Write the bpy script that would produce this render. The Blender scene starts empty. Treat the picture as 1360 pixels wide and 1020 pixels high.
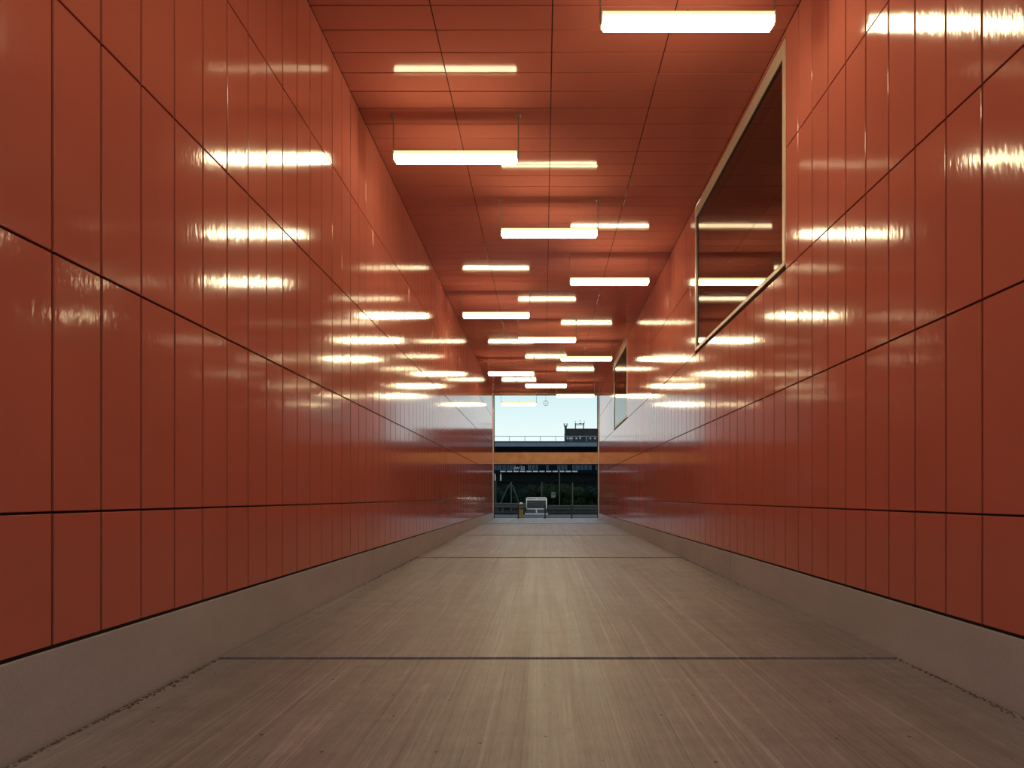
import bpy, bmesh, math, random
from mathutils import Vector, Matrix
random.seed(7)
C = bpy.context.scene.collection
PI = math.pi
CAM_Z = 1.1            # lens height above the slab
F = 807.0              # focal length in pixels of the 1360 px frame
XL, XR = -2.2, 2.398   # wall faces
Y0, Y1 = -3.275, 26.425
PW, POFF = 0.3, 0.025  # panel module along the passage

def ceil_z(y): return CAM_Z + 4.63 - (y - 5.66) * 0.0062
def floor_z(y): return CAM_Z - 1.10 + (y - 2.7) * 0.0076
GROUND = CAM_Z - 0.955

# ------------------------------------------------------------------ materials
def nodes(name):
    m = bpy.data.materials.new(name); m.use_nodes = True
    nt = m.node_tree
    return m, nt, nt.nodes['Principled BSDF']

def L(nt, a, b): nt.links.new(a, b)

def coords(nt, scale=(1, 1, 1)):
    tc = nt.nodes.new('ShaderNodeTexCoord')
    mp = nt.nodes.new('ShaderNodeMapping'); mp.inputs['Scale'].default_value = scale
    L(nt, tc.outputs['Object'], mp.inputs['Vector'])
    return mp.outputs['Vector']

def noise(nt, vec, scale, detail=2.0, rough=0.5):
    n = nt.nodes.new('ShaderNodeTexNoise')
    n.inputs['Scale'].default_value = scale; n.inputs['Detail'].default_value = detail
    n.inputs['Roughness'].default_value = rough
    L(nt, vec, n.inputs['Vector'])
    return n.outputs['Fac']

def ramp(nt, fac, stops):
    r = nt.nodes.new('ShaderNodeValToRGB')
    e = r.color_ramp.elements
    while len(e) < len(stops): e.new(0.5)
    for i, (p, c) in enumerate(stops):
        e[i].position = p; e[i].color = (*c, 1) if len(c) == 3 else c
    L(nt, fac, r.inputs['Fac'])
    return r.outputs['Color']

def mixc(nt, fac, a, b, mode='MIX'):
    x = nt.nodes.new('ShaderNodeMix'); x.data_type = 'RGBA'; x.blend_type = mode
    if isinstance(fac, (int, float)): x.inputs['Factor'].default_value = fac
    else: L(nt, fac, x.inputs['Factor'])
    L(nt, a, x.inputs['A']); L(nt, b, x.inputs['B'])
    return x.outputs['Result']

def plain(name, col, rough=0.5, metal=0.0, var=0.12, vs=6.0):
    m, nt, b = nodes(name)
    f = noise(nt, coords(nt), vs, 4)
    lo = tuple(c * (1 - var) for c in col); hi = tuple(min(1, c * (1 + var)) for c in col)
    L(nt, ramp(nt, f, [(0.3, lo), (0.7, hi)]), b.inputs['Base Color'])
    b.inputs['Roughness'].default_value = rough; b.inputs['Metallic'].default_value = metal
    return m

def gloss_red(name, fine, strength, rough, ior, coat, coarse, c_amp):
    m, nt, b = nodes(name)
    v = coords(nt)
    f = noise(nt, v, 1.3, 3)
    L(nt, ramp(nt, f, [(0.3, (0.50, 0.148, 0.112)), (0.7, (0.54, 0.160, 0.121))]), b.inputs['Base Color'])
    b.inputs['Roughness'].default_value = rough
    b.inputs['IOR'].default_value = ior
    b.inputs['Coat Weight'].default_value = coat; b.inputs['Coat Roughness'].default_value = rough * 0.5; b.inputs['Coat IOR'].default_value = 1.5
    n1 = noise(nt, coords(nt, fine), 1.0, 1.0)
    bp = nt.nodes.new('ShaderNodeBump'); bp.inputs['Strength'].default_value = 1.0
    bp.inputs['Distance'].default_value = strength
    L(nt, n1, bp.inputs['Height'])
    n2 = noise(nt, coords(nt, (coarse[0], coarse[0], coarse[1])), 1.0, 1.0)
    bp2 = nt.nodes.new('ShaderNodeBump'); bp2.inputs['Strength'].default_value = 1.0
    bp2.inputs['Distance'].default_value = c_amp
    L(nt, n2, bp2.inputs['Height']); L(nt, bp.outputs['Normal'], bp2.inputs['Normal'])
    L(nt, bp2.outputs['Normal'], b.inputs['Normal']); L(nt, bp2.outputs['Normal'], b.inputs['Coat Normal'])
    return m

def concrete_floor():
    m, nt, b = nodes('brushed_concrete')
    streak = noise(nt, coords(nt, (38, 0.55, 1)), 1.0, 5, 0.65)
    streak2 = noise(nt, coords(nt, (7, 0.18, 1)), 1.0, 4, 0.6)
    cross = noise(nt, coords(nt, (1.2, 9.0, 1)), 1.0, 4, 0.6)
    blot = noise(nt, coords(nt, (0.5, 0.35, 1)), 1.0, 5, 0.6)
    c1 = ramp(nt, streak, [(0.25, (0.215, 0.215, 0.242)), (0.75, (0.30, 0.297, 0.330))])
    c2 = ramp(nt, streak2, [(0.32, (0.84, 0.84, 0.84)), (0.5, (0.97, 0.97, 0.97)), (0.72, (1.12, 1.11, 1.10))])
    c3 = ramp(nt, blot, [(0.3, (0.80, 0.79, 0.79)), (0.7, (1.12, 1.1, 1.08))])
    c4 = ramp(nt, cross, [(0.3, (0.92, 0.92, 0.92)), (0.7, (1.06, 1.06, 1.06))])
    c = mixc(nt, 1.0, c1, c2, 'MULTIPLY'); c = mixc(nt, 1.0, c, c3, 'MULTIPLY'); c = mixc(nt, 1.0, c, c4, 'MULTIPLY')
    # thin brush lines along the slab: narrow contour bands of a stretched noise
    for sc, lo, wdt, gain in (((5.5, 0.05, 1), 0.5, 0.010, 1.35), ((8.0, 0.07, 1), 0.44, 0.012, 1.28), ((6.0, 0.06, 1), 0.56, 0.012, 0.74)):
        n = noise(nt, coords(nt, sc), 1.0, 2)
        ln = ramp(nt, n, [(lo - wdt, (1, 1, 1)), (lo, (gain, gain, gain)), (lo + wdt, (1, 1, 1))])
        c = mixc(nt, 1.0, c, ln, 'MULTIPLY')
    mott = noise(nt, coords(nt, (4, 3, 1)), 1.0, 6, 0.65)
    c = mixc(nt, 1.0, c, ramp(nt, mott, [(0.3, (0.86, 0.855, 0.86)), (0.7, (1.12, 1.11, 1.10))]), 'MULTIPLY')
    fine = noise(nt, coords(nt, (70, 9, 1)), 1.0, 4, 0.7)
    c = mixc(nt, 1.0, c, ramp(nt, fine, [(0.3, (0.84, 0.84, 0.84)), (0.7, (1.13, 1.13, 1.13))]), 'MULTIPLY')
    for scl, th in ((1.9, 0.020), (4.0, 0.022)):
        vo = nt.nodes.new('ShaderNodeTexVoronoi'); vo.voronoi_dimensions = '2D'; vo.inputs['Scale'].default_value = scl
        L(nt, coords(nt, (1, 1, 0.01)), vo.inputs['Vector'])
        pit = ramp(nt, vo.outputs['Distance'], [(th * .6, (0.14, 0.12, 0.12)), (th, (1, 1, 1))])
        c = mixc(nt, 1.0, c, pit, 'MULTIPLY')
    L(nt, c, b.inputs['Base Color'])
    rr = ramp(nt, streak2, [(0.3, (0.34, 0.34, 0.34)), (0.7, (0.52, 0.52, 0.52))])
    L(nt, rr, b.inputs['Roughness'])
    bp = nt.nodes.new('ShaderNodeBump'); bp.inputs['Distance'].default_value = 0.0022
    L(nt, streak, bp.inputs['Height']); L(nt, bp.outputs['Normal'], b.inputs['Normal'])
    return m

def concrete_smooth():
    m, nt, b = nodes('smooth_concrete')
    f = noise(nt, coords(nt, (1, 0.8, 1.6)), 1.4, 6, 0.6)
    g = noise(nt, coords(nt), 60, 3)
    c = mixc(nt, 1.0, ramp(nt, f, [(0.3, (0.385, 0.395, 0.43)), (0.7, (0.47, 0.48, 0.525))]),
             ramp(nt, g, [(0.3, (0.93, 0.93, 0.93)), (0.7, (1.05, 1.05, 1.05))]), 'MULTIPLY')
    L(nt, c, b.inputs['Base Color']); b.inputs['Roughness'].default_value = 0.6
    return m

def emit(name, col, s):
    m = bpy.data.materials.new(name); m.use_nodes = True
    nt = m.node_tree; nt.nodes.clear()
    e = nt.nodes.new('ShaderNodeEmission'); e.inputs['Color'].default_value = (*col, 1); e.inputs['Strength'].default_value = s
    o = nt.nodes.new('ShaderNodeOutputMaterial'); L(nt, e.outputs[0], o.inputs['Surface'])
    return m

def glass(name, tint, ior):
    m = bpy.data.materials.new(name); m.use_nodes = True
    nt = m.node_tree; nt.nodes.clear()
    t = nt.nodes.new('ShaderNodeBsdfTransparent'); t.inputs['Color'].default_value = (*tint, 1)
    g = nt.nodes.new('ShaderNodeBsdfGlossy'); g.inputs['Roughness'].default_value = 0.01; g.inputs['Color'].default_value = (1, 0.955, 0.92, 1)
    fr = nt.nodes.new('ShaderNodeFresnel'); fr.inputs['IOR'].default_value = ior
    mx = nt.nodes.new('ShaderNodeMixShader'); o = nt.nodes.new('ShaderNodeOutputMaterial')
    L(nt, fr.outputs[0], mx.inputs[0]); L(nt, t.outputs[0], mx.inputs[1]); L(nt, g.outputs[0], mx.inputs[2])
    L(nt, mx.outputs[0], o.inputs['Surface'])
    return m

M = {
    'red_wall': gloss_red('red_enamel_wall', (1, 42, 13), 0.00042, 0.10, 1.35, 0.28, (17, 7), 0.0006),
    'red_ceil': gloss_red('red_enamel_ceiling', (25, 25, 1), 0.00004, 0.08, 1.33, 0.0, (3, 3), 0.00006),
    'gap': plain('dark_joint', (0.012, 0.008, 0.008), 0.8),
    'floor': concrete_floor(), 'curb': concrete_smooth(),
    'champagne': plain('champagne_metal', (0.66, 0.55, 0.45), 0.38, 0.15, 0.05),
    'black': plain('black_metal', (0.012, 0.012, 0.013), 0.45),
    'gasket': plain('black_gasket', (0.008, 0.007, 0.007), 0.6),
    'room': plain('dim_room_brown', (0.10, 0.055, 0.04), 0.8),
    'glass': glass('tinted_window_glass', (0.5, 0.42, 0.36), 4.5),
    'tube': emit('tube_diffuser_glow', (1.0, 0.83, 0.48), 30.0),
    'lens': emit('upper_lens_glow', (1.0, 0.80, 0.30), 1.9),
    'tray': plain('lamp_tray_grey', (0.35, 0.31, 0.2), 0.45, 0.3),
    'rod': plain('rod_steel', (0.30, 0.25, 0.19), 0.4, 0.6),
    'white': plain('white_plastic', (0.75, 0.72, 0.66), 0.4),
    'beam': plain('brown_beam_panel', (0.62, 0.36, 0.18), 0.42, 0.0, 0.14, 3.0),
    'jamb': plain('pale_jamb_metal', (0.66, 0.64, 0.62), 0.35, 0.2),
    'soffit': plain('soffit_strip', (0.32, 0.22, 0.10), 0.4),
    'asphalt': plain('asphalt', (0.0140, 0.0144, 0.0160), 0.8, 0, 0.3, 9),
    'kerb': plain('grey_kerb', (0.0500, 0.0500, 0.0525), 0.8),
    'pave': plain('outer_paving', (0.07, 0.068, 0.068), 0.8),
    'soil': plain('brown_soil', (0.030, 0.022, 0.015), 0.95, 0, 0.6, 3),
    'steel': plain('polished_steel', (0.72, 0.73, 0.75), 0.13, 1.0, 0.04),
    'steel_dark': plain('dark_louvre', (0.10, 0.11, 0.13), 0.2, 0.9),
    'yellow': plain('bollard_yellow', (0.30, 0.20, 0.025), 0.45),
    'leaf': plain('dark_leaf', (0.010, 0.022, 0.014), 0.6, 0, 0.6, 4),
    'leaf2': plain('olive_leaf', (0.018, 0.030, 0.013), 0.6, 0, 0.6, 4),
    'bark': plain('bark', (0.03, 0.024, 0.018), 0.9),
    'fascia': plain('bridge_fascia', (0.17, 0.215, 0.26), 0.6, 0, 0.12, 0.6),
    'girder': plain('girder_dark', (0.006, 0.007, 0.009), 0.7),
    'rail': plain('rail_grey', (0.45, 0.46, 0.47), 0.5),
    'brick': plain('dark_brick', (0.040, 0.030, 0.034), 0.85, 0, 0.3, 0.8),
    'brick_base': plain('blue_grey_wall', (0.026, 0.032, 0.045), 0.7),
    'pale': plain('pale_paint', (0.75, 0.77, 0.78), 0.5),
    'blue': plain('blue_cladding', (0.0049, 0.0084, 0.0158), 0.7, 0, 0.3, 0.5),
    'blue_pane': plain('blue_grey_panes', (0.05, 0.075, 0.11), 0.25, 0, 0.35, 0.7),
    'greywall': plain('grey_green_wall', (0.0105, 0.0147, 0.0133), 0.75, 0, 0.25, 1.5),
    'post': plain('galvanised_post', (0.0650, 0.0700, 0.0650), 0.5, 0.2),
    'sign': plain('pale_green_sign', (0.1800, 0.2520, 0.1920), 0.5),
    'grit': plain('grit', (0.12, 0.095, 0.08), 0.9, 0, 0.4, 40),
}

for k in ('leaf', 'leaf2', 'asphalt', 'greywall', 'blue', 'blue_pane', 'soil', 'bark', 'girder'):
    M[k].node_tree.nodes['Principled BSDF'].inputs['IOR'].default_value = 1.12
# ------------------------------------------------------------------ mesh helpers
def obj(name, bm, mats, parent=None, smooth=False):
    me = bpy.data.meshes.new(name)
    bm.normal_update(); bm.to_mesh(me); bm.free()
    for m in (mats if isinstance(mats, (list, tuple)) else [mats]): me.materials.append(M[m])
    if smooth:
        for p in me.polygons: p.use_smooth = True
    o = bpy.data.objects.new(name, me); C.objects.link(o)
    if parent: o.parent = parent
    return o

def tag(o, label, cat, group=None, kind=None):
    o['label'] = label; o['category'] = cat
    if group: o['group'] = group
    if kind: o['kind'] = kind
    return o

def thing(name, label, cat, loc=(0, 0, 0), rz=0.0, group=None):
    o = bpy.data.objects.new(name, None); C.objects.link(o)
    o.empty_display_size = 0.2
    o.location = loc; o.rotation_euler = (0, 0, rz)
    return tag(o, label, cat, group)

def struct(o): o['kind'] = 'structure'; return o

def box(bm, x0, x1, y0, y1, z0, z1, mi=0, bev=0.0):
    r = bmesh.ops.create_cube(bm, size=1.0)
    vs = r['verts']
    for v in vs:
        v.co = Vector(((x0 + x1) / 2 + v.co.x * (x1 - x0), (y0 + y1) / 2 + v.co.y * (y1 - y0), (z0 + z1) / 2 + v.co.z * (z1 - z0)))
    fs = {f for v in vs for f in v.link_faces}
    for f in fs: f.material_index = mi
    if bev > 0:
        es = list({e for v in vs for e in v.link_edges})
        rr = bmesh.ops.bevel(bm, geom=es, offset=bev, segments=2, affect='EDGES', profile=0.5)
        for f in rr['faces']: f.material_index = mi
    return vs

def hexa(bm, p, mi=0):
    """eight points: bottom ring then top ring"""
    v = [bm.verts.new(q) for q in p]
    for idx in ((3, 2, 1, 0), (4, 5, 6, 7), (0, 1, 5, 4), (1, 2, 6, 5), (2, 3, 7, 6), (3, 0, 4, 7)):
        f = bm.faces.new([v[i] for i in idx]); f.material_index = mi

def tube(bm, a, b, r, n=10, r2=None, mi=0):
    a, b = Vector(a), Vector(b); d = (b - a)
    q = d.to_track_quat('Z', 'Y').to_matrix()
    ring = []
    for p, rad in ((a, r), (b, r if r2 is None else r2)):
        ring.append([bm.verts.new(p + q @ Vector((rad * math.cos(2 * PI * i / n), rad * math.sin(2 * PI * i / n), 0))) for i in range(n)])
    for i in range(n):
        f = bm.faces.new((ring[0][i], ring[0][(i + 1) % n], ring[1][(i + 1) % n], ring[1][i])); f.material_index = mi
    bm.faces.new(list(reversed(ring[0]))).material_index = mi
    bm.faces.new(ring[1]).material_index = mi

def extrude_x(bm, prof, x0, x1, taper=0.0, mi=0):
    """closed (y, z) profile swept along x; taper shortens the lower points at both ends"""
    zs = [p[1] for p in prof]; zt, zb = max(zs), min(zs)
    rings = []
    for x, s in ((x0, 1), (x1, -1)):
        rings.append([bm.verts.new((x + s * taper * ((zt - z) / (zt - zb)) ** 2, y, z)) for y, z in prof])
    n = len(prof)
    for i in range(n):
        f = bm.faces.new((rings[0][i], rings[0][(i + 1) % n], rings[1][(i + 1) % n], rings[1][i])); f.material_index = mi
    bm.faces.new(list(reversed(rings[0]))).material_index = mi
    bm.faces.new(rings[1]).material_index = mi

def bm_new(): return bmesh.new()

# ------------------------------------------------------------------ enamel panels
GAPY, GAPZ, CH = 0.0072, 0.0058, 0.0026   # half joints, chamfer

def panel(bm, q, nrm, depth=0.012, jit=0.00016, CH=CH):
    """q: four corners (ccw seen from the front) on the face plane; tray panel with a chamfered rim"""
    q = [Vector(p) for p in q]; nrm = Vector(nrm)
    c = sum(q, Vector()) / 4
    eu = (q[1] - q[0]).normalized(); ev = (q[3] - q[0]).normalized()
    tu, tv = random.gauss(0, jit), random.gauss(0, jit * 1.6)
    hu, hv = (q[1] - q[0]).length / 2, (q[3] - q[0]).length / 2
    sg = ((-1, -1), (1, -1), (1, 1), (-1, 1))
    front, rim, back = [], [], []
    for p, (su, sv) in zip(q, sg):
        off = nrm * (tu * su + tv * sv)
        front.append(bm.verts.new(p - eu * su * CH - ev * sv * CH + off))
        rim.append(bm.verts.new(p - nrm * CH + off))
        back.append(bm.verts.new(p - nrm * depth))
    bm.faces.new(front)
    for i in range(4):
        j = (i + 1) % 4
        bm.faces.new((rim[i], rim[j], front[j], front[i]))
        bm.faces.new((back[i], back[j], rim[j], rim[i]))

ks = range(int(round((Y0 - POFF) / PW)), int(round((Y1 - POFF) / PW)))
WIN = [(6.025, 9.625), (17.425, 20.725)]
WTOP = CAM_Z + 4.565

def wall(name, x, sgn, rows, curb):
    """sgn +1: faces +x (left wall)"""
    bm = bm_new()
    rows = [CAM_Z + r for r in rows]
    for k in ks:
        ya, yb = POFF + k * PW + GAPY, POFF + (k + 1) * PW - GAPY
        edges = [CAM_Z + curb + 0.008] + rows
        for i in range(len(edges)):
            z0 = edges[i] + (GAPZ if i else 0)
            top = i == len(edges) - 1
            za = zb = (edges[i + 1] - GAPZ) if not top else None
            if top: za, zb = ceil_z(ya) - 0.006, ceil_z(yb) - 0.006
            if sgn < 0 and i >= 3:
                w = [w for w in WIN if ya > w[0] - 0.02 and yb < w[1] + 0.02]
                if w:
                    if not top: continue
                    z0 = WTOP + 0.008
            if sgn > 0: q = [(x, yb, z0), (x, ya, z0), (x, ya, za), (x, yb, zb)]
            else: q = [(x, ya, z0), (x, yb, z0), (x, yb, zb), (x, ya, za)]
            if sgn > 0: q = [(x, ya, z0), (x, yb, z0), (x, yb, zb), (x, ya, za)]
            panel(bm, q, (sgn, 0, 0))
    bmesh.ops.recalc_face_normals(bm, faces=bm.faces)
    for f in bm.faces: f.material_index = 0
    # carrier behind the panels, leaving the window openings free
    xa, xb = (x - 0.27, x - 0.0125) if sgn > 0 else (x + 0.0125, x + 0.27)
    zlo, zhi = CAM_Z + curb - 0.02, CAM_Z + 4.95
    if sgn > 0: box(bm, xa, xb, Y0, Y1, zlo, zhi, 1)
    else:
        ys = [Y0] + [v for w in WIN for v in w] + [Y1]
        for i in range(0, len(ys), 2): box(bm, xa, xb, ys[i], ys[i + 1], zlo, zhi, 1)
        for w in WIN:
            box(bm, xa, xb, w[0], w[1], zlo, rows[2], 1)
            box(bm, xa, xb, w[0], w[1], WTOP, zhi, 1)
    return struct(obj(name, bm, ['red_wall', 'gap']))

LC, RC = -0.672, -0.704
wall('wall_left', XL, 1, [-0.070, 1.097, 2.255, 3.454], LC)
wall('wall_right', XR, -1, [-0.096, 1.079, 2.257, 3.448], RC)

# ceiling
bm = bm_new()
xs = [XL - 0.002, -1.066, 0.084, 1.252, XR + 0.002]
for k in ks:
    ya, yb = POFF + k * PW + GAPZ, POFF + (k + 1) * PW - GAPZ
    for i in range(4):
        a, b = xs[i] + 0.0055, xs[i + 1] - 0.0055
        panel(bm, [(a, yb, ceil_z(yb)), (b, yb, ceil_z(yb)), (b, ya, ceil_z(ya)), (a, ya, ceil_z(ya))], (0, 0, -1), 0.012, 0.00006, 0.0008)
bmesh.ops.recalc_face_normals(bm, faces=bm.faces)
za, zb = ceil_z(Y0) + 0.0125, ceil_z(Y1) + 0.0125
hexa(bm, [(XL - .0124, Y0, za), (XR + .0124, Y0, za), (XR + .0124, Y1, zb), (XL - .0124, Y1, zb),
          (XL - .0124, Y0, za + .2), (XR + .0124, Y0, za + .2), (XR + .0124, Y1, zb + .2), (XL - .0124, Y1, zb + .2)], 1)
struct(obj('ceiling', bm, ['red_ceil', 'gap']))

# floor: slabs with open joints over a dark bed
bm = bm_new()
js = [-6.0, -1.7, 4.09, 10.4, 15.8, 21.6, 26.62]
for i in range(len(js) - 1):
    a, b = js[i] + 0.012, js[i + 1] - 0.012
    xa, xb = XL + 0.010, XR - 0.010
    if i == len(js) - 2: b += 0.012
    up = 0.008
    hexa(bm, [(xa, a, floor_z(a) - .15), (xb, a, floor_z(a) - .15), (xb, b, floor_z(b) - .15), (xa, b, floor_z(b) - .15),
              (xa, a, floor_z(a) + up), (xb, a, floor_z(a) + up), (xb, b, floor_z(b)), (xa, b, floor_z(b))], 0)
bed = 0.05
hexa(bm, [(XL - .26, -6, floor_z(-6) - .25), (XR + .26, -6, floor_z(-6) - .25), (XR + .26, 26.6, floor_z(26.6) - .25), (XL - .26, 26.6, floor_z(26.6) - .25),
          (XL - .26, -6, floor_z(-6) - bed), (XR + .26, -6, floor_z(-6) - bed), (XR + .26, 26.6, floor_z(26.6) - bed), (XL - .26, 26.6, floor_z(26.6) - bed)], 1)
struct(obj('floor', bm, ['floor', 'gap']))

# concrete upstands
def curb(name, x, s, h):
    bm = bm_new()
    cj = [-3.8, 2.0, 7.82, 13.6, 19.4, 26.5]
    for i in range(len(cj) - 1):
        a, b = cj[i] + 0.006, cj[i + 1] - 0.006
        x0, x1 = (x - .25, x) if s > 0 else (x, x + .25)
        box(bm, x0, x1, a, b, CAM_Z - 1.16 , CAM_Z + h - 0.012, 0, 0.004)
    x0, x1 = (x - .24, x - .02) if s > 0 else (x + .02, x + .24)
    box(bm, x0, x1, Y0, 26.4, CAM_Z - 1.15, CAM_Z + h - 0.03, 1)
    return struct(obj(name, bm, ['curb', 'gap']))
curb('baseboard_left', XL, 1, LC)
curb('baseboard_right', XR, -1, RC)

# crumbled grit along the foot of both upstands
bm = bm_new()
for _ in range(2400):
    y = 1.6 + random.random() ** 1.5 * 12
    s = random.choice((0, 1))
    d = abs(random.gauss(0, 0.020)) * (0.4 + 0.6 * abs(math.sin(y * 2.3 + s)))
    r = random.uniform(0.003, 0.008)
    x = XL + 0.008 + r + d if s == 0 else XR - 0.008 - r - d
    res = bmesh.ops.create_icosphere(bm, subdivisions=1, radius=r)
    sc = Vector((random.uniform(.7, 1.3), random.uniform(.8, 1.8), random.uniform(.5, 1)))
    for v in res['verts']:
        v.co = Vector((v.co.x * sc.x, v.co.y * sc.y, v.co.z * sc.z)) * random.uniform(.8, 1.15) + Vector((x, y, floor_z(y) + r * 0.3))
tag(obj('grit', bm, 'grit'), 'dark crumbled grit lying in the joint between concrete floor and upstands', 'grit', kind='stuff')

# ------------------------------------------------------------------ windows in the right wall
def window(n, y0, y1):
    z0, z1 = CAM_Z + 2.262, WTOP
    root = struct(bpy.data.objects.new('window_%d' % n, None)); C.objects.link(root)
    root.location = (XR, y0, z0)
    W, H = y1 - y0, z1 - z0
    bm = bm_new()
    g, pr, dp = 0.010, 0.004, 0.09
    # frame: rail ring, standing slightly proud of the enamel and running back into the opening
    ft, fb, g0 = 0.16, 0.045, 0.040
    box(bm, -pr, dp, g, W - g, H - g - ft, H - g, 0, 0.003)
    box(bm, -pr, dp, g, W - g, g0, g0 + fb, 0, 0.003)
    box(bm, -pr, dp, g, g + .065, g0 + fb, H - g - ft, 0, 0.003)
    box(bm, -pr, dp, W - g - .075, W - g, g0 + fb, H - g - ft, 0, 0.003)
    obj('frame', bm, 'champagne', root)
    bm = bm_new()
    t = 0.030
    x0, x1 = 0.004, 0.075
    a, b, c, d = g + .065, W - g - .075, g0 + fb, H - g - ft
    box(bm, x0, x1, a, b, d - t, d); box(bm, x0, x1, a, b, c, c + t * .4)
    box(bm, x0, x1, a, a + t * .5, c, d); box(bm, x0, x1, b - .07, b, c, d)
    obj('gasket', bm, 'gasket', root)
    bm = bm_new()
    box(bm, 0.012, 0.013, a, b, c, d)
    bmesh.ops.delete(bm, geom=[f for f in bm.faces if abs(f.normal.x) < 0.5 or f.calc_center_median().x > 0.0125], context='FACES')
    obj('pane', bm, 'glass', root)
    # the dim room behind the pane
    bm = bm_new()
    box(bm, 0.10, 3.2, -0.0, W, -2.0, H + 0.1)
    bmesh.ops.delete(bm, geom=[f for f in bm.faces if f.calc_center_median().x < 0.2], context='FACES')
    vs = [bm.verts.new(p) for p in ((0.275, 0, -2.0), (0.275, W, -2.0), (0.275, W, 0), (0.275, 0, 0))]
    bm.faces.new(vs)
    obj('room_lining', bm, 'room', root)
    return root
for i, w in enumerate(WIN): window(i + 1, *w)

# ------------------------------------------------------------------ far opening: jambs, soffit strip, header beam, threshold
YE = 26.5
for n, x0, x1 in ((1, XL - 0.05, XL + 0.02), (2, XR - 0.02, XR + 0.05)):
    bm = bm_new()
    box(bm, x0, x1, YE - 0.07, YE + 0.16, floor_z(YE) - 0.1, ceil_z(YE), 0, 0.006)
    xi = x1 if n == 1 else x0
    s = 1 if n == 1 else -1
    box(bm, min(xi, xi + s * .03), max(xi, xi + s * .03), YE + 0.10, YE + 0.16, floor_z(YE), ceil_z(YE), 1)
    struct(obj('trim_%d' % n, bm, ['jamb', 'gap']))
bm = bm_new()
box(bm, XL, XR, YE - 0.07, YE + 0.2, ceil_z(YE) - 0.05, ceil_z(YE) + 0.3, 0, 0.006)
struct(obj('trim_3', bm, ['soffit']))
bm = bm_new()
bz0, bz1 = CAM_Z + 43.2 * YE / F, CAM_Z + 59.0 * YE / F
box(bm, XL + 0.021, XR - 0.021, YE - 0.05, YE + 0.15, bz0 + .06, bz1, 0, 0.008)
box(bm, XL + 0.021, XR - 0.021, YE - 0.02, YE + 0.15, bz0 + 0.03, bz0 + .062, 2)
box(bm, XL + 0.021, XR - 0.021, YE + 0.0, YE + 0.14, bz0 - .02, bz0 + 0.032, 1)  # solid black strip standing in for the shadow gap under the beam
struct(obj('trim_4', bm, ['beam', 'gasket', 'jamb']))
bm = bm_new()
box(bm, XL, XR, 26.63, 26.78, GROUND - 0.1, floor_z(26.6) - 0.012, 0)
struct(obj('trim_5', bm, ['black']))

# ------------------------------------------------------------------ tube lamps
LH = 0.535     # tube centre below the ceiling
def lamp_parts(root):
    hl = 0.75
    w, h = 0.052, 0.045
    z = -LH
    prof = [(-w, z + h), (-w, z - h * .35), (-w * .8, z - h * .8), (-w * .4, z - h), (w * .4, z - h), (w * .8, z - h * .8), (w, z - h * .35), (w, z + h)]
    bm = bm_new(); extrude_x(bm, prof, -hl + .012, hl - .012, 0.018); obj('diffuser', bm, 'tube', root)
    bm = bm_new()
    p2 = [(-w * .95, z + h + .0035), (w * .95, z + h + .0035), (w * .86, z + h + .036), (-w * .86, z + h + .036)]
    extrude_x(bm, p2, -hl + .012, hl - .012); obj('upper_lens', bm, 'lens', root)
    bm = bm_new()
    box(bm, -hl + .012, hl - .012, -w * 1.0, w * 1.0, z + h - .001, z + h + .003); obj('seam_strip', bm, 'tray', root)
    bm = bm_new()
    box(bm, -hl + .012, hl - .012, -w * .7, w * .7, z + h + .037, z + h + .045, 0, .002)
    tray = obj('tray', bm, 'tray', root)
    bm = bm_new(); box(bm, -.008, .008, -.01, .01, z + h + .045, z + h + .08, 0, .003); obj('hook', bm, 'rod', tray)
    for s in (-1, 1):
        bm = bm_new()
        a, b = sorted((s * (hl - .0115), s * hl))
        box(bm, a, b, -w * 1.02, w * 1.02, z - h * .25, z + h + .046, 0, .004); obj('end_cap', bm, 'white', root)
        bm = bm_new()
        tube(bm, (s * (hl + .006), 0, z + .02), (s * (hl + .006), 0, -.03), .0065, 10)
        box(bm, min(s * (hl - .004), s * (hl + .012)), max(s * (hl - .004), s * (hl + .012)), -.012, .012, z - .01, z + .03, 0, .002)
        obj('rod', bm, 'rod', root)
        bm = bm_new()
        x = s * (hl + .006)
        box(bm, x - .030, x + .030, -.030, .030, -.012, -.0005, 0, .003)
        tube(bm, (x, 0, -.010), (x, 0, -.045), .016, 12, .012)
        obj('ceiling_bracket', bm, 'rod', root)
        bm = bm_new()
        xi = s * (hl - .02)
        tube(bm, (xi, 0, z + h + .046), (xi, 0, z + h + .066), .004, 8)
        tube(bm, (xi - .015, 0, z + h + .062), (xi + .015, 0, z + h + .062), .004, 8)
        obj('clip', bm, 'black', root)

ROWX = {'right': 1.247, 'left': -1.062, 'middle': 0.088}
ordn = ['nearest', 'second', 'third', 'fourth', 'fifth', 'sixth', 'seventh', 'eighth', 'ninth', 'tenth']
lamps = []
seq = ['right', 'left', 'middle']
proto = None
LAB = [
    'largest hanging tube lamp, glowing white at the top beside the big window',
    'hanging tube lamp nearest in the left row, square brackets visible on the red ceiling',
    'hanging tube lamp nearest in the middle row, just beyond the big left one',
    'hanging tube lamp second in the right row, before the far half of the big window',
    'hanging tube lamp second in the left row, close to the top of the left wall',
    'hanging tube lamp second in the middle row, over the middle ceiling joint',
    'hanging tube lamp third in the right row, left of the small far window',
    'hanging tube lamp third in the left row, low by the left wall corner',
    'hanging tube lamp third in the middle row, last before the ceiling edge',
    'hanging tube lamp touching the upper edge of the sky opening at right',
    'farthest hanging tube lamp, seen against the pale sky in the opening',
]
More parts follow.
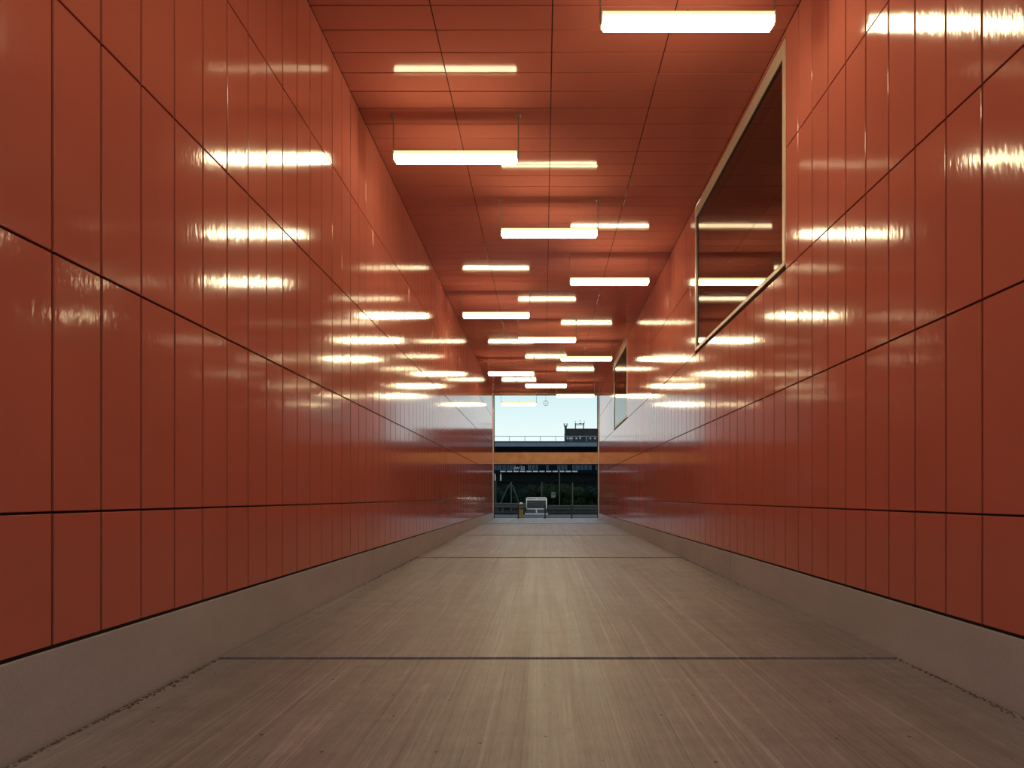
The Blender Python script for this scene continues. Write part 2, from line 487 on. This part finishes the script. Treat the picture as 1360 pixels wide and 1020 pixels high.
BACK = {-1: 'unseen tube lamp of the middle row hanging right above the viewer, mirrored in the walls',
        -2: 'unseen tube lamp of the left row hanging behind the viewer, mirrored in the walls',
        -3: 'unseen tube lamp of the right row at the near mouth, mirrored in the walls'}
for k in range(-3, 11):
    y = 5.27 + 2.082 * k
    x = ROWX[seq[k % 3]]
    if proto is None:
        proto = thing('tube_lamp', '', 'lamp', group='tube lamps hanging from the ceiling'); lamp_parts(proto); r = proto
    else:
        r = proto.copy(); C.objects.link(r)
        for ch in list(proto.children):
            c = ch.copy(); C.objects.link(c); c.parent = r
            for g in ch.children:
                d = g.copy(); C.objects.link(d); d.parent = c
    r.location = (x, y, ceil_z(y))
    r['label'] = LAB[k] if k >= 0 else BACK[k]

# ring hanging in the opening
yr = 26.1
rx, rz_ = (725 - 722) / F * yr, CAM_Z + (660 - 535.5) / F * yr
rt = thing('hanging_ring', 'thin dark ring with a centre dot hanging on a wire against the sky', 'ring', (rx, yr, rz_))
bm = bm_new()
N, R = 28, 0.10
for i in range(N):
    a, b = 2 * PI * i / N, 2 * PI * (i + 1) / N
    tube(bm, (R * math.cos(a), 0, R * math.sin(a)), (R * math.cos(b), 0, R * math.sin(b)), 0.010, 6)
obj('ring', bm, 'rod', rt)
bm = bm_new(); tube(bm, (0, 0, R), (0, 0, ceil_z(yr) - rz_ - .0005), 0.007, 6); obj('wire', bm, 'rod', rt)
bm = bm_new(); tube(bm, (0, -.02, 0), (0, .02, 0), 0.02, 10); tube(bm, (0, 0, -R), (0, 0, R), 0.003, 5); obj('centre_dot', bm, 'rod', rt)

# ------------------------------------------------------------------ outside
bm = bm_new()
box(bm, -90, 90, 26.79, 260, GROUND - 0.3, GROUND)
box(bm, -90, 90, -60, -6.01, floor_z(-6) - 0.3, floor_z(-6) - 0.01)
struct(obj('ground', bm, 'asphalt'))
bm = bm_new()
box(bm, -12, 14, 28.2, 32.2, GROUND - .1, GROUND + 0.012, 0, 0.005)
struct(obj('pavement', bm, 'pave'))
bm = bm_new()
box(bm, -12, 14, 33.9, 47, GROUND, GROUND + 0.05)
struct(obj('planting_bed_ground', bm, 'soil'))

# three slim black posts at the end of the slab
for i, (px, lab) in enumerate(((688.6, 'slim black post in front of the yellow bollard'), (724.0, 'slim black post by the right end of the steel cabinet'),
                               (759.4, 'slim black post standing alone at the right, before the guard rail'))):
    y = 26.05
    r = thing('black_post', lab, 'post', ((px - 722) / F * y, y, floor_z(y)), 0, 'slim black posts at the far end of the slab')
    bm = bm_new(); tube(bm, (0, 0, 0.006), (0, 0, 0.57), 0.028, 14); obj('shaft', bm, 'black', r)
    bm = bm_new(); tube(bm, (0, 0, 0.57), (0, 0, 0.60), 0.033, 14, 0.018); obj('cap', bm, 'black', r)
    bm = bm_new(); tube(bm, (0, 0, 0), (0, 0, 0.012), 0.055, 14); obj('base_plate', bm, 'black', r)

# banded bollard
y = 28.6
r = thing('banded_bollard', 'yellow bollard with dark bands and a pale cap beyond the passage end', 'bollard', ((692.3 - 722) / F * y, y, GROUND + .012))
bm = bm_new(); tube(bm, (0, 0, 0), (0, 0, 0.62), 0.085, 18); obj('body', bm, 'yellow', r)
for z in (0.36, 0.50):
    bm = bm_new(); tube(bm, (0, 0, z), (0, 0, z + 0.085), 0.089, 18); obj('band', bm, 'black', r)
bm = bm_new(); tube(bm, (0, 0, 0.62), (0, 0, 0.69), 0.085, 18, 0.055); obj('cap', bm, 'pale', r)

# polished steel cabinet
y = 33.0
def X(px, yy): return (px - 722) / F * yy
def Z(py, yy): return CAM_Z + (660 - py) / F * yy
r = thing('steel_cabinet', 'polished steel street cabinet with horizontal louvres on a pale plinth', 'cabinet', (X(712.5, y), y, GROUND))
w = 0.565
def rounded(bm, x0, x1, z0, z1, y0, y1, rad):
    pts = []
    for cx, cz, a0 in ((x1 - rad, z0 + rad, -PI / 2), (x1 - rad, z1 - rad, 0), (x0 + rad, z1 - rad, PI / 2), (x0 + rad, z0 + rad, PI)):
        for i in range(6):
            a = a0 + PI / 2 * i / 5
            pts.append((cx + rad * math.cos(a), cz + rad * math.sin(a)))
    f0 = [bm.verts.new((a, y0, b)) for a, b in pts]; f1 = [bm.verts.new((a, y1, b)) for a, b in pts]
    n = len(pts)
    bm.faces.new(f0); bm.faces.new(list(reversed(f1)))
    for i in range(n): bm.faces.new((f0[(i + 1) % n], f0[i], f1[i], f1[(i + 1) % n]))
bm = bm_new(); rounded(bm, -w, w, 0.28, 0.93, 0.0, 0.5, 0.09); obj('body', bm, 'steel', r)
bm = bm_new(); box(bm, -w + .02, w - .02, 0.02, 0.48, 0.064, 0.30); obj('lower_panel', bm, 'steel_dark', r)
bm = bm_new(); box(bm, -w + .05, w - .05, -0.012, 0.0, 0.33, 0.78); obj('louvre_panel', bm, 'steel_dark', r)
for i in range(7):
    bm = bm_new(); z = 0.345 + i * 0.062
    hexa(bm, [(-w + .05, -.050, z), (w - .05, -.050, z), (w - .05, -.012, z + .008), (-w + .05, -.012, z + .008),
              (-w + .05, -.050, z + .006), (w - .05, -.050, z + .006), (w - .05, -.012, z + .034), (-w + .05, -.012, z + .034)])
    obj('louvre', bm, 'steel_dark', r)
bm = bm_new(); tube(bm, (-w + .06, -.02, .865), (w - .06, -.02, .865), 0.045, 14); obj('top_rail', bm, 'steel', r)
bm = bm_new(); box(bm, -.03, .03, -.01, .02, .10, .30); obj('centre_stile', bm, 'pale', r)
bm = bm_new(); box(bm, -w - .06, w + .06, -.10, .55, 0.0, 0.065, 0, 0.01); obj('plinth', bm, 'pale', r)

# guard rails
def guard_rail(label, x0, x1, y, ztop, n):
    r = thing('guard_rail', label, 'guard rail', ((x0 + x1) / 2, y, GROUND + .05))
    hw = (x1 - x0) / 2; H = ztop - GROUND - .05
    bm = bm_new()
    prof = [(0, H), (-.04, H - .03), (-.04, H - .09), (.0, H - .12), (-.0, H - .17), (-.04, H - .20), (-.04, H - .26), (0, H - .29), (.02, H - .29), (.02, H)]
    extrude_x(bm, prof, -hw, hw); obj('rail', bm, 'post', r)
    for i in range(n):
        x = -hw + .3 + (2 * hw - .6) * i / (n - 1)
        bm = bm_new(); box(bm, x - .04, x + .04, .022, .10, 0, H - .04); obj('post', bm, 'post', r)
    return r
guard_rail('grey guard rail right of the steel cabinet, in front of the dark shrubs', X(728, 36.5), 6.0, 36.5, Z(671, 36.5), 5)
guard_rail('grey guard rail behind the yellow bollard, left of the steel cabinet', -6.0, X(700, 35.0), 35.0, Z(668, 35.0), 5)

# braced frame
y = 39.0
r = thing('braced_frame', 'thin grey A-shaped frame of a post with two braces, before the shrubs', 'frame', (X(679, y), y, GROUND + .05))
zt = Z(640, y) - GROUND - .05
bm = bm_new(); tube(bm, (0, 0, 0), (0, 0, zt), 0.035, 8); obj('post', bm, 'post', r)
bm = bm_new(); tube(bm, (X(675, y) - X(679, y), 0, Z(646, y) - GROUND - .05), (X(660, y) - X(679, y), 0, 0), 0.03, 8)
tube(bm, (X(675, y) - X(679, y), 0, Z(646, y) - GROUND - .05), (0, 0, zt - .1), 0.03, 8); obj('brace', bm, 'post', r)
bm = bm_new(); tube(bm, (X(680.5, y) - X(679, y), 0, Z(644, y) - GROUND - .05), (X(693, y) - X(679, y), 0, 0), 0.03, 8); obj('brace', bm, 'post', r)

def pole(name, px, yt, y, lab, cat, rad=0.035, base=GROUND + .05, group=None):
    r = thing(name, lab, cat, (X(px, y), y, base), 0, group)
    h = Z(yt, y) - base
    bm = bm_new(); tube(bm, (0, 0, 0), (0, 0, h), rad, 10, rad * .85); obj('shaft', bm, 'post', r)
    bm = bm_new(); tube(bm, (0, 0, h), (0, 0, h + .05), rad * 1.3, 10, rad * .6); obj('cap', bm, 'post', r)
    return r, h
pole('lamp_post', 743.0, 625, 40.0, 'tallest thin grey pole, rising to the row of pale panels', 'pole', 0.035)
pole('fence_post', 719.6, 641, 40.0, 'thin grey pole rising behind the steel cabinet', 'pole', 0.033, group='thin grey poles before the shrubs')
pole('fence_post', 760.3, 642, 40.0, 'thin grey pole above the lone black post at right', 'pole', 0.045, group='thin grey poles before the shrubs')
pole('fence_post', 658.5, 640, 40.0, 'thin grey pole close to the left jamb, left of the A-shaped frame', 'pole', 0.03, group='thin grey poles before the shrubs')

# small sign on a stake
y = 38.5
r = thing('notice_sign', 'small pale green notice with dark marks standing among the shrubs', 'sign', (X(735, y), y, GROUND + .05))
zc = Z(657.3, y) - GROUND - .05
bm = bm_new(); box(bm, -.125, .125, -.012, .012, zc - .17, zc + .17, 0, .006); obj('board', bm, 'sign', r)
bm = bm_new()
for a, b in (((-.08, .10), (.03, .0)), ((.08, .12), (-.02, -.02)), ((-.06, -.03), (.07, .03))):
    tube(bm, (a[0], -.014, zc + a[1]), (b[0], -.014, zc + b[1]), .022, 6)
obj('marking', bm, 'gasket', r)
bm = bm_new(); tube(bm, (0, .03, 0), (0, .03, zc + .1), .018, 8); obj('stake', bm, 'bark', r)

# shrubs
def shrub(px, y, top, wid, lab, mat, seed):
    rnd = random.Random(seed)
    base = GROUND + .04
    H = Z(top, y) - base
    r = thing('shrub', lab, 'shrub', (X(px, y), y, base), 0, 'dark shrubs beyond the passage')
    bm = bm_new()
    clumps = [(rnd.uniform(-.8, .8) * wid, rnd.uniform(-.5, .5), H * rnd.uniform(.2, .82), rnd.uniform(.35, .6)) for _ in range(11)]
    clumps.append((0, 0, H * .45, wid * .55))
    for cx, cy, cz, cr in clumps:
        cr = min(cr, H - cz if H - cz > .25 else .25)
        res = bmesh.ops.create_icosphere(bm, subdivisions=2, radius=cr * .72)
        for v in res['verts']:
            v.co = v.co * rnd.uniform(.85, 1.15) + Vector((cx, cy, max(.1, cz)))
            v.co.z = max(v.co.z, .02)
        for _ in range(170):
            d = Vector((rnd.gauss(0, 1), rnd.gauss(0, 1), rnd.gauss(0, 1))).normalized()
            p = Vector((cx, cy, cz)) + d * cr * rnd.uniform(.75, 1.02)
            if p.z < .05 or p.z > H: continue
            u = d.orthogonal().normalized(); u = Matrix.Rotation(rnd.uniform(0, 6.28), 3, d) @ u
            v2 = (d.cross(u) + d * rnd.uniform(-.6, .6)).normalized(); s = rnd.uniform(.05, .11)
            bm.faces.new([bm.verts.new(p + q) for q in (-u * s * .4, -v2 * s, u * s * .4, v2 * s)])
    obj('foliage', bm, mat, r)
    bm = bm_new()
    for i in range(4):
        a = rnd.uniform(0, 6.28)
        tube(bm, (.06 * math.cos(a), .06 * math.sin(a), 0), (.4 * math.cos(a), .3 * math.sin(a), H * .5), .03, 6, .015)
    obj('stem', bm, 'bark', r)
for i, (px, y, top, wid, lab, mt) in enumerate((
        (657, 42.6, 644, .6, 'dark shrub at the left jamb, behind the thin pole', 'leaf'),
        (673, 45.2, 643, .6, 'dark shrub behind the left brace of the A-shaped frame', 'leaf'),
        (692, 42.6, 644, .6, 'dark shrub above the yellow bollard', 'leaf'),
        (710, 45.2, 642, .65, 'dark shrub directly above the steel cabinet', 'leaf2'),
        (727, 42.6, 641.5, .6, 'dark shrub left of the small pale green notice', 'leaf2'),
        (744, 45.2, 642, .6, 'dark shrub right behind the tallest thin pole', 'leaf2'),
        (758, 42.4, 646, .55, 'olive shrub behind the lone black post', 'leaf2'),
        (774, 45.0, 645, .65, 'olive shrub with loose leaves between post and right jamb', 'leaf2'),
        (791, 42.6, 645, .6, 'dark shrub tucked against the right jamb', 'leaf'))):
    shrub(px, y, top, wid, lab, mt, 100 + i)

# low building with blue panelled front
y = 60.0
r = thing('blue_fronted_building', 'low dark building with blue panelled front and a row of pale panels', 'building', (0, y, GROUND))
g = lambda py: Z(py, y) - GROUND
bm = bm_new(); box(bm, -16, 16, 0, 14, 0, CAM_Z + 3.9 - GROUND); obj('wall', bm, 'greywall', r)
bm = bm_new(); box(bm, -16, 16, -.45, -.001, g(629), CAM_Z + 3.9 - GROUND, 0); obj('upper_front', bm, 'blue', r)
bm = bm_new()
rnd = random.Random(5); x = -15.8
while x < 15.4:
    ww = rnd.uniform(.28, .5)
    if rnd.random() < .85: box(bm, x, x + ww - .07, -.49, -.451, g(624.4), g(618.8) + .5)
    x += ww
obj('window_band', bm, 'blue_pane', r)
bm = bm_new()
x = X(665, y)
while x < X(765, y):
    box(bm, x, x + .50, -.62, -.451, g(627.3), g(625.6)); x += .64
obj('pale_panel_row', bm, 'pale', r)
bm = bm_new(); box(bm, -16, 16, -.10, -.001, g(641.6), g(640.2)); obj('ledge', bm, 'girder', r)
bm = bm_new()
for i in range(110):
    x = -15.8 + i * .29
    box(bm, x, x + .06, -.05, -.0005, g(640), g(631.5))
obj('wall_ribs', bm, 'greywall', r)
for px in (657.8, 665.2):
    bm = bm_new(); box(bm, X(px, y) - .06, X(px, y) + .06, -.20, -.051, g(638.5), g(628)); obj('downpipe', bm, 'pale', r)
cu = bpy.data.curves.new('lettering', 'FONT'); cu.body = '(W 22'; cu.size = .42; cu.extrude = .01; cu.align_x = 'LEFT'
cu.materials.append(M['pale'])
tmp = bpy.data.objects.new('lettering_curve', cu); C.objects.link(tmp)
bpy.context.view_layer.update()
me = bpy.data.meshes.new_from_object(tmp.evaluated_get(bpy.context.evaluated_depsgraph_get()))
bpy.data.objects.remove(tmp)
to = bpy.data.objects.new('lettering', me); C.objects.link(to); to.parent = r
to.location = (X(682.5, y), -.51, g(623.9)); to.rotation_euler = (PI / 2, 0, 0)

# elevated road
y = 120.0
r = thing('flyover', 'elevated road with grey blue edge, black shaded underside and thin railing', 'bridge', (0, y, GROUND))
g = lambda py: Z(py, y) - GROUND
bm = bm_new(); box(bm, -70, 70, 0, 18, g(593.0), g(586.6)); obj('deck', bm, 'fascia', r)
bm = bm_new(); box(bm, -70, 70, -.12, -.001, g(587.2), g(586.0)); obj('coping', bm, 'brick_base', r)
bm = bm_new(); box(bm, -70, 70, 1.2, 16.5, g(604), g(593.0) - .001); obj('girder', bm, 'girder', r)  # shade under the deck is put into the near-black girder colour
for sx in (-22, 22):
    bm = bm_new(); tube(bm, (sx, 9, 0), (sx, 9, g(604) - .001), 1.2, 20); obj('pier', bm, 'kerb', r)
bm = bm_new(); tube(bm, (-70, .2, g(579.3)), (70, .2, g(579.3)), .055, 6); obj('handrail', bm, 'rail', r)
for i in range(-10, 12):
    x = X(697, y) + i * 3.05
    bm = bm_new(); box(bm, x - .05, x + .05, .15, .25, g(586.6) + .001, g(579.6)); obj('railing_post', bm, 'rail', r)

# block with rooftop gear beyond the flyover
y = 165.0
r = thing('dark_brick_block', 'dark brick block with chimney and rooftop gear beyond the flyover', 'building', (X(750.5, y), y, GROUND))
g = lambda py: Z(py, y) - GROUND
x0 = X(750.5, y); gx = lambda px: X(px, y) - x0
bm = bm_new(); box(bm, .35, 24, 0, 16, 0, g(570)); obj('wall', bm, 'brick', r)
bm = bm_new(); box(bm, .30, 24.05, -.06, 16.05, g(570) + .001, g(569.2)); obj('parapet', bm, 'girder', r)
bm = bm_new(); box(bm, .32, 24.02, -.05, -.001, 0, g(579.5)); obj('lower_wall', bm, 'brick_base', r)
bm = bm_new(); hexa(bm, [(-.05, -.25, 0), (.34, -.25, 0), (.34, .3, 0), (-.05, .3, 0), (-.15, -.25, g(565.5)), (.45, -.25, g(565.5)), (.45, .3, g(565.5)), (-.15, .3, g(565.5))])
box(bm, -.3, .6, -.3, .4, g(566.6), g(565.4)); obj('chimney', bm, 'brick_base', r)
for dx in (-.22, .5):
    bm = bm_new(); tube(bm, (dx, 0, g(565.4) + .001), (dx, 0, g(562.4)), .14, 8, .2); obj('chimney_pot', bm, 'rail', r)
for px in (753.5, 756.7, 759.7, 765.5, 770.6, 784.0, 790.3):
    bm = bm_new(); a = gx(px); hgt = 1.3 if px != 770.6 else 3
    box(bm, a - .2, a + .2, -.09, -.051, g(583.2), g(583.2) + hgt * .3); obj('window', bm, 'pale', r)
for px, t, bt in ((769, 574, 583), (771.8, 570.5, 583), (775.5, 570.5, 583)):
    bm = bm_new(); tube(bm, (gx(px), -.16, g(bt)), (gx(px), -.16, g(t)), .10, 8); obj('downpipe', bm, 'kerb', r)
bm = bm_new()
za = g(569.2)
for px in (764.6, 775.3): tube(bm, (gx(px), 1, za + .001), (gx(px), 1, g(562.3)), .15, 8)
tube(bm, (gx(764.6), 1, g(562.5)), (gx(775.3), 1, g(562.5)), .11, 8)
tube(bm, (gx(764.6), 1, g(564.4)), (gx(775.3), 1, g(564.4)), .05, 6)
rk = obj('rooftop_frame', bm, 'black', r)
for px, rr in ((764.6, .22), (771, .28), (775.3, .26)):
    bm = bm_new()
    res = bmesh.ops.create_icosphere(bm, subdivisions=2, radius=rr)
    for v in res['verts']: v.co = Vector((v.co.x + gx(px), v.co.y + 1, v.co.z * .8 + g(562.2)))
    obj('antenna', bm, 'black', rk)
for px, t in ((764.5, 558.4), (771, 557.8), (776.5, 558.5)):
    bm = bm_new(); tube(bm, (gx(px), 1, g(562.2)), (gx(px), 1, g(t)), .035, 6); tube(bm, (gx(px) - .15, 1, g(t)), (gx(px) + .15, 1, g(t) - .2), .06, 6); obj('aerial', bm, 'post', rk)

# ------------------------------------------------------------------ sky
w = bpy.data.worlds.new('sky'); bpy.context.scene.world = w; w.use_nodes = True
nt = w.node_tree; nt.nodes.clear()
tc = nt.nodes.new('ShaderNodeTexCoord'); sp = nt.nodes.new('ShaderNodeSeparateXYZ')
L(nt, tc.outputs['Generated'], sp.inputs[0])
col = ramp(nt, sp.outputs['Z'], [(0.0, (0.80, 0.92, 0.90)), (0.075, (0.86, 0.985, 0.955)), (0.165, (0.64, 0.84, 0.88)), (0.4, (0.42, 0.56, 0.68)), (1.0, (0.30, 0.40, 0.54))])
bg = nt.nodes.new('ShaderNodeBackground'); bg.inputs['Strength'].default_value = 1.05
L(nt, col, bg.inputs['Color'])
wo = nt.nodes.new('ShaderNodeOutputWorld'); L(nt, bg.outputs[0], wo.inputs['Surface'])

# ------------------------------------------------------------------ camera
cam = bpy.data.cameras.new('camera'); co = bpy.data.objects.new('camera', cam); C.objects.link(co)
cam.sensor_width = 36.0; cam.sensor_fit = 'HORIZONTAL'; cam.lens = F / 1360 * 36
cam.shift_x = -(722 - 680) / 1360; cam.shift_y = (660 - 510) / 1360
cam.clip_start = 0.05; cam.clip_end = 500
co.location = (0, 0, CAM_Z); co.rotation_euler = (PI / 2, 0, 0)
S = bpy.context.scene
S.camera = co
S.view_settings.view_transform = 'Standard'; S.view_settings.look = 'None'
S.view_settings.exposure = 0.0; S.view_settings.gamma = 1.0; S.view_settings.use_curve_mapping = False
